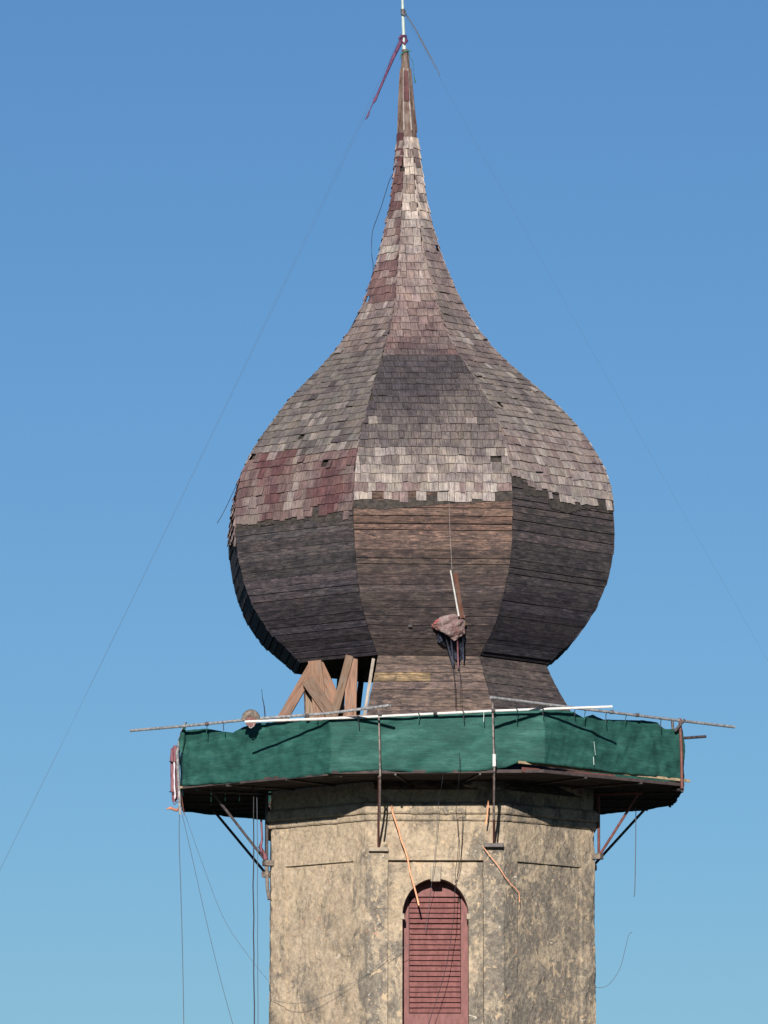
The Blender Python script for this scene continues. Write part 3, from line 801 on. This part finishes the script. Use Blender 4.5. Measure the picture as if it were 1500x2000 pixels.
# ------------------------------------------------------------------ safety net
NTOP = [(340,1430),(352,1428),(375,1425),(405,1423),(430,1428),(455,1431),(475,1420),(500,1412),(560,1409),(620,1407),(690,1402),(740,1399),(800,1396),(900,1392),(960,1390),(1020,1389),(1080,1386),(1120,1391),(1137,1402),(1155,1396),(1180,1405),(1210,1406),(1262,1407),(1284,1411),(1300,1424),(1318,1424),(1335,1420)]
NBOT = [(340,1535),(352,1535),(450,1529),(560,1521),(650,1510),(700,1506),(745,1504),(820,1509),(890,1508),(950,1504),(990,1498),(1017,1487),(1100,1496),(1200,1508),(1345,1524)]
nm = MB(); cols = []
NS = 110
for k in range(8):
    for i in range(NS):
        t = i/NS; p = pv(k, PR+.015, 0).lerp(pv(k+1, PR+.015, 0), t)
        base = Vector((p.x, p.y, 0))
        z_guess = Z_DT+.4
        px, _ = proj((p.x, p.y, z_guess))
        front = k in (0, 1, 7)
        if front:
            zt, zb = W(px, interp(px, NTOP), p.y).z, W(px, interp(px, NBOT), p.y).z
        else:
            zt = lev(1450)+.03*nz((p.x*2, p.y*2, 1)); zb = lev(1554)+.02*nz((p.x*2, p.y*2, 4))-(.12 if k in (5, 6) else (.04 if k in (2, 3) else 0))*min(1, max(0, min(t if k != 6 else 1, (1-t) if k in (3, 6) else 1)*5))
            if k == 6: zt = lerp(zt, W(352, 1430, p.y).z, t); 
        r = Vector((p.x-PXC, p.y, 0)).normalized(); edge_t = min(t, 1-t)
        col = []
        ROW = 22
        for j in range(ROW+1):
            v = j/ROW; z = lerp(zt, zb, v)
            s_ = (k+t)*3.3
            sag = .045*nz((s_*1.3, v*1.2, 3)) + .032*nz((s_*3+v*2.5, v*3.5-s_, 7)) + .018*nz((s_*6-v*4, v*2+s_*2, 17)) + .007*nz((s_*14+v*5, v*2, 2))
            sag += .015*math.sin(v*math.pi)*nz((s_*.7, 5, 5))
            # drawn-up folds towards the tie at px 1110
            if front:
                dxp = (px-1105)/60.0; sag += .022*math.exp(-(dxp+ v*1.4)**2*3)*(1-.4*v) + .018*math.exp(-((px-1160+6*v)/8.0)**2)
                sag += .012*math.exp(-((px-755-14*v)/16.0)**2)
            col.append(base + r*(sag-.006) + Vector((0, 0, z+.006*nz((s_*9, v*2, 0)))))
        cols.append(col)
n = len(cols)
vv = [tuple(p) for c in cols for p in c]; m = len(cols[0])
for i in range(n):
    for j in range(m-1):
        i2 = (i+1) % n; nm.f.append((i*m+j+1, i2*m+j+1, i2*m+j, i*m+j)); nm.tint.append((.5,)*3)
nm.v = vv; nm.uv = []
net = nm.build('safety_net', M['net'], smooth=True, solid=.004)
tag(net, 'dark green debris netting wrapped round the scaffold guard rails', 'netting')
# knotted corner of the net: gathered cone at the west corner
kn = MB(); kn.tube([W(364, 1410, -1.9), W(358, 1428, -1.85), W(355, 1445, -1.8), W(354, 1470, -1.78)], [.006, .03, .055, .02], 7); kn.build('gathered_corner', M['net'], net, smooth=True)

# ------------------------------------------------------------------ lumps, bundles, ropes
def blob(name, mat, parent, c, rx, ry, rz, amp, sc_, seed, n=20):
    bm = bmesh.new(); bmesh.ops.create_icosphere(bm, subdivisions=4, radius=1)
    for v in bm.verts:
        d = v.co.normalized(); e = 1+amp*nz(d, sc_, seed)+amp*.4*nz(d, sc_*3, seed)
        v.co = Vector((d.x*rx*e, d.y*ry*e, d.z*rz*e))+Vector(c)
    me = bpy.data.meshes.new(name); bm.to_mesh(me); bm.free(); me.materials.append(mat)
    me.attributes.new('tint', 'FLOAT_COLOR', 'FACE')
    me.polygons.foreach_set('use_smooth', [True]*len(me.polygons))
    o = bpy.data.objects.new(name, me); sc.collection.objects.link(o)
    if parent: o.parent = parent; o.matrix_parent_inverse = parent.matrix_basis.inverted()
    return o
# gin wheel on the rail
pc = W(490, 1407, -3.25)
pul = empty('hoist_pulley', pc, 'small round grey hoist pulley hung on the rail left of the bare timber struts', 'pulley')
hm = MB(); prof_ = []
for i in range(14):
    a = math.pi*(i/13); prof_.append(pc+Vector((-math.cos(a)*.105, 0, math.sin(a)*.105+.0)))
hm.tube(prof_, [.03+.035*math.sin(math.pi*i/13) for i in range(14)], 8); hm.build('hood', M['grey'], pul, smooth=True)
wh_ = MB(); wh_.tube([pc+Vector((0, -.03, -.01)), pc+Vector((0, .03, -.01))], .088, 18); wh_.build('wheel', M['rust'], pul)
hk = MB(); hk.tube([pc+Vector((.0, -.035, -.02)), pc+Vector((.05, -.04, -.03)), pc+Vector((.045, -.04, -.09)), pc+Vector((0, -.04, -.12)), pc+Vector((-.03, -.04, -.10))], .011, 6); hk.build('hook', M['strip'], pul)
ea = MB(); ea.tube([pc+Vector((-.14, 0, .045)), pc+Vector((-.08, 0, .01))], [.02, .03], 7); ea.build('axle', M['grey'], pul)
def cable(name, pts, r, mat, label, cat='cable', group=None, jit=.0):
    P = [W(*p) for p in pts]; out = []
    for i in range(len(P)-1):
        n = max(2, int((P[i+1]-P[i]).length/.25)) if jit else 4
        p0, p3 = P[max(i-1, 0)], P[min(i+2, len(P)-1)]
        for j in range(n):
            t = j/n; a, b = P[i], P[i+1]; m1, m2 = (b-p0)/2, (p3-a)/2
            q = a*(2*t**3-3*t*t+1)+m1*(t**3-2*t*t+t)+b*(3*t*t-2*t**3)+m2*(t**3-t*t)
            if jit: q += Vector((nz(q, 3), 0, nz(q, 3, 5)))*jit
            out.append(q)
    out.append(P[-1]); b = MB(); b.tube(out, r, 6)
    return tag(b.build(name, mat, None, smooth=True), label, cat, group)
cable('hoist_rope', [(495, 1450, -2.2), (495.5, 1600, -2.2), (495, 1680, -2.2), (497, 2000, -2.2), (497, 2300, -2.2)], .009, M['black'], 'thick dark hoist rope hanging from the pulley, left of the tower edge', 'rope', jit=.012)
cable('hoist_rope', [(501, 1450, -2.2), (503, 1700, -2.2), (504, 2000, -2.2), (505, 2300, -2.2)], .005, M['rope'], 'thin second fall of the hoist rope, nearest the tower edge', 'rope', jit=.006)
cable('dangling_rope', [(351, 1590, -1.3), (350, 1640, -1.3), (355, 1800, -1.3), (359, 2000, -1.3), (362, 2300, -1.3)], .0055, M['rope'], 'long thin cord hanging straight down from the west corner of the scaffold', 'cord')
cable('dangling_rope', [(356, 1592, -1.3), (372, 1660, -1.2), (415, 1850, -.9), (455, 2002, -.6), (540, 2300, 0)], .0038, M['rope'], 'fine slanting cord drifting from the west scaffold corner towards the tower', 'cord')
cable('dangling_rope', [(362, 1592, -1.3), (400, 1700, -1.2), (440, 1800, -1.1), (492, 1876, -1), (528, 1920, -1.0)], .003, M['rope'], 'very faint slack cord meeting the tower edge low down', 'cord')
cable('dangling_rope', [(1242, 1578, -.9), (1241.5, 1650, -.9), (1240, 1735, -.9), (1238, 1752, -.9)], .0065, M['rope'], 'short dark cord hanging below the east end of the scaffold', 'cord')
cable('loose_wire', [(1158, 1926, -1.0), (1172, 1929, -1.0), (1190, 1922, -1.0), (1210, 1893, -1.0), (1222, 1850, -1.0), (1228, 1826, -1.0), (1235, 1820, -1.0)], .0045, M['rope'], 'curled wire end sticking out of the tower\'s right edge', 'wire')
cable('loose_wire', [(770, 338, .02), (760, 352, .1), (745, 405, .3), (731, 440, .5), (727, 458, .5), (726, 500, .5), (729, 530, .6), (712, 590, .7), (697, 618, .9), (670, 668, 1.0), (600, 780, 1.9), (500, 880, 2.3), (463, 945, 1.5), (445, 985, 1.0), (424, 1022, 1.0)], .0055, M['black'], 'slack black wire trailing down the left outline of the dome', 'wire', jit=.01)
cable('loose_wire', [(865, 1510, -4.0), (862, 1540, -3.6), (857, 1566, -2.9), (852, 1640, -2.68), (846, 1700, -2.66), (838, 1765, -2.3), (831, 1820, -2.2)], .0035, M['rope'], 'thin dark wire left of centre running from the net to the shutter head', 'wire')
cable('loose_wire', [(897, 1470, -4.1), (896, 1520, -4.05), (891, 1580, -2.95), (896, 1640, -2.75), (890, 1700, -2.72), (886, 1790, -2.66), (878, 1850, -2.63), (868, 1900, -2.6), (853, 1950, -2.6), (838, 2000, -2.6), (820, 2100, -2.6)], .0045, M['black'], 'black wire hanging across the red shutter louvres', 'wire', jit=.012)
cable('loose_wire', [(905, 1592, -2.72), (902, 1650, -2.6), (897, 1700, -2.56), (889, 1726, -2.5)], .005, M['black'], 'short black wire stuck to the plaster right of the keystone', 'wire', jit=.01)
cable('loose_wire', [(524, 1950, -1.1), (565, 1960, -1.72), (610, 1955, -2.1), (680, 1925, -2.40), (725, 1896, -2.63), (760, 1868, -2.66), (800, 1845, -2.62)], .0035, M['rope'], 'thin wire sagging across the plaster towards the shutter', 'wire', jit=.012)
# orange ropes
def orange(pts, r, label): 
    o = cable('orange_rope', pts, r, M['orange'], label, 'rope', jit=.035); return o
orange([(764, 1574, -2.85), (772, 1605, -2.80), (784, 1640, -2.75), (795, 1675, -2.72), (806, 1720, -2.70), (818, 1768, -2.62)], .014, 'frayed orange rope hanging over the wall onto the shutter')
orange([(952, 1564, -2.85), (951, 1585, -2.8), (949, 1610, -2.75)], .012, 'short orange rope end beside the right front bracket')
orange([(944, 1655, -2.62), (958, 1672, -2.62), (972, 1690, -2.6), (985, 1712, -2.58), (1000, 1728, -2.5), (1014, 1742, -2.43), (1015, 1762, -2.40)], .0065, 'thin frayed orange rope trailing below the right front bracket')
# straps and guy lines from the mast
def guy(name, top, bot, r, mat, label, strap=None, sr=.02, sm_=None):
    root = empty(name, W(*top), label, 'rope', 'guy lines from the spire mast')
    A, B = W(*top), Vector(bot); b = MB(); pts = []
    for i in range(41):
        t = i/40; p = A.lerp(B, t); p.z -= 1.1*4*t*(1-t)*.5; pts.append(p)
    b.tube(pts, r, 5); b.build('line', mat, root, smooth=True)
    if strap:
        b = MB(); b.tube([W(*q[:3]) for q in strap], [q[3] for q in strap], 6); b.build('strap', sm_, root, smooth=True)
def ground_pt(px, py_far, px_far, Y):
    """where the line seen through the two pixels comes down to the ground at depth Y"""
    return None
def gpt(xtop, ytop, xa, ya, Y):
    # extend the pixel line until it meets the ground
    x, y = xa, ya; dx, dy = (xa-xtop)/(ya-ytop), 1.0
    for _ in range(6000):
        p = W(x, y, Y)
        if p.z <= ground_h(p.x, Y)+.05: return p
        x += dx*2; y += 2
    return p
guy('guy_line', (786, 74, 0), gpt(796, 75, 5, 1640, 6), .0014, M['rope'], 'faint guy line with a purple strap at the mast, running down left',
    [(786, 74, 0, .03), (780, 88, 0, .032), (768, 112, 0, .028), (752, 150, 0, .020), (738, 183, 0, .018), (732, 196, 0, .026), (728, 203, 0, .008), (722, 216, 0, .007), (719, 225, 0, .018), (714, 234, 0, .006)], .02, M['purple'])
guy('guy_line', (787, 60, 0), gpt(742, 75, 0, 1589, 2), .0014, M['rope'], 'second faint guy line left of the dome, the higher and fainter of the two')
guy('guy_line', (789, 26, 0), gpt(800, 75, 1500, 1260, 5), .0013, M['rope'], 'faint guy line with a grey green strap at its top, running down right',
    [(789, 24, 0, .012), (800, 38, 0, .010), (813, 60, 0, .011), (826, 84, 0, .014), (841, 112, 0, .011), (852, 132, 0, .008), (857, 140, 0, .004), (859, 147, 0, .010)], .01, M['rope'])
kn = MB(); kn.tube([W(778, 77, -.03), W(783, 70, -.04), W(792, 70, -.04), W(794, 80, -.03), W(790, 86, -.03), W(784, 80, -.03)], [.01, .024, .026, .03, .026, .01], 7)
tag(kn.build('strap_knot', M['purple'], None, smooth=True), 'dark purple strap knotted round the mast foot', 'strap')
kn = MB(); kn.tube([W(783, 20, -.03), W(784, 27, -.05), W(789, 30, -.05), W(793, 27, -.04), W(792, 20, -.02)], [.008, .012, .014, .012, .006], 6)
tag(kn.build('rope_knot', M['rope'], None, smooth=True), 'grey green rope looped round the mast near its top', 'rope')
kn = MB(); kn.tube([W(781, 116, -.06), W(783, 106, -.07), W(792, 100, -.07), W(797, 99, -.06), W(804, 100, -.05)], [.006, .012, .01, .016, .004], 6)
kn.tube([W(797, 100, -.05), W(800, 112, -.05), W(806, 120, 0), (W(807, 135, 0))], [.008, .006, .005, .004], 5)
kn.tube([W(808, 145, 0), W(811, 162, 0)], [.005, .013], 5); kn.tube([W(808, 134, 0), W(808, 146, 0)], .003, 5)
tag(kn.build('frayed_cord', mat_flat('green_cord', (.02,.07,.06), (.05,.14,.11), 20), None, smooth=True), 'frayed green cord tangled at the very top of the wooden tip', 'cord')
# leafless twig behind the rail
cable('twig', [(511, 1346, -2.0), (513, 1365, -2.0), (516, 1380, -2.0), (518, 1405, -2.0)], [.004]*4+[.007]*4+[.009]*4+[.010], M['rag_and_shadow'], 'thin dark rod standing up behind the rail right of the pulley', 'rod')

# ------------------------------------------------------------------ rolled tarpaulin at the west corner
tar = empty('rolled_tarpaulin', W(342, 1580, -1.25), 'wine red and white tarpaulin roll hanging on end at the west corner of the scaffold', 'tarpaulin')
for i, (x0, x1, r, mt) in enumerate(((336, 336.5, .030, 'tarp'), (342, 341, .040, 'tarp'), (347, 345, .024, 'tarp'), (349.5, 350, .012, 'tarpw'), (340, 341.5, .014, 'tarpw'))):
    b = MB(); pts = []; rr = []
    y0, y1 = ((1462, 1548), (1456, 1566), (1458, 1562), (1462, 1556), (1488, 1560))[i]
    for j in range(22):
        t = j/21; y = lerp(y0, y1, t); q = W(lerp(x0, x1, t)+1.6*nz((i*3, 0, t*4)), y, -1.42 if mt == 'tarpw' else -1.3+.02*i)
        pts.append(q); rr.append(r*(1+.45*nz((i, t*6, 2)))*(.55 if j in (0, 21) else 1))
    b.tube(pts, rr, 9); b.build('fold', M[mt], tar, smooth=True)
for y in (1487, 1546):
    b = MB(); b.tube([W(331, y, -1.36), W(340, y+2, -1.40), W(352, y-1, -1.34)], .010, 6); b.build('tie', M['black'], tar)
b = MB(); b.tube([W(325, 1580, -1.3), W(333, 1578, -1.3), W(345, 1583, -1.3), W(352, 1576, -1.3)], [.008, .026, .022, .024], 7); b.build('loose_end', mat_flat('rusty_cloth', (.26,.10,.06), (.42,.20,.14), 12), tar, smooth=True)
b = MB(); b.tube([W(336, 1560, -1.3), W(340, 1572, -1.3), W(351, 1562, -1.3), W(352, 1540, -1.3), W(360, 1592, -1.2)], .009, 6); b.build('tie', M['rust'], tar)

# ------------------------------------------------------------------ poles and rags stuck in the front of the bulb
def on_dome(px, py, off):
    q = RG.s_of_y(1000)
    best = None
    while q < RG.L:
        _, cx, cz, a, yy = RG.at(q)
        Y = -(a+off)
        # side 0 is turned by DT; follow its plane
        p = W(px, py, Y); Y = -((a+off) - (p.x-cx)*math.sin(DT))/math.cos(DT); p = W(px, py, Y)
        d = abs(p.z-cz)
        if best is None or d < best[0]: best = (d, p)
        q += .01
    return best[1]
rb = empty('rag_bundle', on_dome(880, 1225, 0), 'pinkish rags and two poles stuck out of the bare boards of the dome', 'rag bundle')
def patch(name, mat, pts, top_off, bot_off, seed, nx=14, ny=12):
    """crumpled cloth between a top polyline and a bottom polyline (pixel columns)"""
    top, bot = pts; b = MB(); grid = []
    for j in range(ny+1):
        v = j/ny; row = []
        for i in range(nx+1):
            u = i/nx; x = lerp(interp(u, top, 1), interp(u, bot, 1), v); y = lerp(interp(u, top, 2), interp(u, bot, 2), v)
            off = lerp(top_off, bot_off, v)*math.sin(math.pi*(.15+.7*u))+.07*nz((u*5, v*3, seed))+.035*math.sin(u*17+v*3+nz((u*3, v*3, 1))*4)*(.3+v)+.02
            row.append(on_dome(x, y, max(.012, off)))
        grid.append(row)
    for j in range(ny):
        for i in range(nx): b.face([grid[j+1][i], grid[j+1][i+1], grid[j][i+1], grid[j][i]])
    return b.build(name, mat, rb, smooth=False, solid=.012)
patch('rag', M['rag'], ([(0, 846, 1219), (.3, 860, 1205), (.6, 885, 1199), (1, 908, 1202)], [(0, 850, 1228), (.3, 868, 1236), (.65, 888, 1252), (1, 908, 1236)]), .05, .34, 3)
patch('rag', mat_flat('red_rag', (.22,.05,.055), (.36,.16,.15), 9), ([(0, 843, 1222), (.5, 852, 1210), (1, 876, 1206)], [(0, 846, 1226), (.5, 858, 1230), (1, 874, 1224)]), .08, .16, 9, 8, 6)
patch('rag', M['rag_and_shadow'], ([(0, 856, 1228), (1, 872, 1234)], [(0, 854, 1252), (1, 870, 1262)]), .04, .10, 5, 6, 6)
for x0, x1, y1 in ((868, 884, 1300), (893, 895, 1304), (904, 905, 1290), (879, 886, 1298)):
    b = MB(); b.tube([on_dome(x0, 1236, .22), on_dome(lerp(x0, x1, .5), 1265, .28), on_dome(x1, 1292, .25)+Vector((0, 0, (1292-y1)*PX))], [.012, .016, .010], 6); b.build('torn_strip', M['rag_and_shadow'] if x0 != 893 else M['tarp'], rb, smooth=True)
b = MB(); b.tube([on_dome(880, 1114, .16), on_dome(896, 1203, .20)], [.011, .015], 8); b.build('pale_pole', M['white_tube'], rb)
b = MB(); b.beam(on_dome(889, 1121, .10), on_dome(903, 1206, .12), 8*PX, .05, (.10,.045,.032)); b.build('brown_pole', M['timber'], rb)
b = MB(); b.beam(on_dome(901, 1200, .06), on_dome(908, 1220, .06), 6*PX, .05, (.12,.085,.05)); b.build('wedge', M['timber'], rb)
def thin(name, pts, r, mat, label, cat):
    b = MB(); b.tube(pts, r, 6); return tag(b.build(name, mat, None, smooth=True), label, cat)
thin('thin_cord', [on_dome(877, 965, .05), on_dome(879, 1040, .05), on_dome(883, 1113, .12)], .0035, M['strip'], 'thin pale cord running down the boards to the pole tip', 'cord')
thin('thin_cord', [on_dome(884, 1296, .24), W(888, 1330, -2.45), W(890, 1385, -2.75)], .005, M['black'], 'left of two dark cords hanging below the rags over the dome neck', 'cord')
thin('thin_cord', [on_dome(896, 1296, .24), W(900, 1330, -2.45), W(899, 1380, -2.75)], .004, M['black'], 'right of two dark cords hanging below the rags over the dome neck', 'cord')
hb = MB(); hp = on_dome(801, 1221, .004); hb.box8([hp+Vector((dx*.03, dy, dz*.03)) for dz in (-1, 1) for dx, dy in ((-1, -.012), (1, -.012), (1, .02), (-1, .02))]); hb.build('nail_plate', M['black'], dome)
patch('rag', M['rag_and_shadow'], ([(0, 872, 1232), (1, 909, 1226)], [(0, 884, 1286), (.5, 896, 1292), (1, 906, 1280)]), .10, .06, 15, 8, 8)  # dark sheet standing in for the bundle's cast shadow on the boards
for pts, r_ in (([(945, 1391, -4.06), (944.5, 1410, -4.08)], .006), ([(1159, 1478, -3.12), (1160, 1494, -3.12)], .007), ([(1160, 1448, -3.12), (1163, 1475, -3.12)], .004)):
    b = MB(); b.tube([W(*q) for q in pts], r_, 5); b.build('tie_cord', M['mast'], net)
for i, (x, y, Y) in enumerate(((1122, 1385, -3.6), (1142, 1390, -3.42), (1183, 1393, -3.05), (1222, 1397, -2.7), (1290, 1406, -2.1), (404, 1416, -2.4), (436, 1414, -2.68), (620, 1398, -3.85), (700, 1401, -4.05), (818, 1396, -4.06), (905, 1392, -4.06), (1010, 1388, -4.06), (1060, 1386, -4.06))):
    b = MB(); c0 = W(x, y, Y); b.tube([c0+Vector((-.012, 0, .03)), c0+Vector((.012, -.03, 0)), c0+Vector((0, 0, -.035)), c0+Vector((.008*(-1)**i, 0, -.10-.03*(i % 3)))], .007, 5); b.build('tie_cord', M['net'] if i % 2 else M['black'], net)
pp = MB(); pp.tube([W(519, 1672, -1.15), W(521, 1700, -1.15), W(522, 1735, -1.15), W(526, 1757, -1.2)], [.03, .034, .026, .03], 7)
tag(pp.build('hanging_pipe', M['grey'], None, smooth=True), 'short rusty pipe end hanging against the left tower edge below the bracket', 'pipe')
lb = MB(); lb.tube([W(510, 1600, -1.2), W(512, 1640, -1.25), W(508, 1655, -1.3), (W(515, 1668, -1.25)), W(518, 1676, -1.2)], [.018, .016, .03, .035, .04], 7)
tag(lb.build('wrapped_rag', M['tarp'], None, smooth=True), 'wine coloured cloth strip wrapped round the left bracket beside the tower edge', 'rag')
print('objects', len(bpy.data.objects))
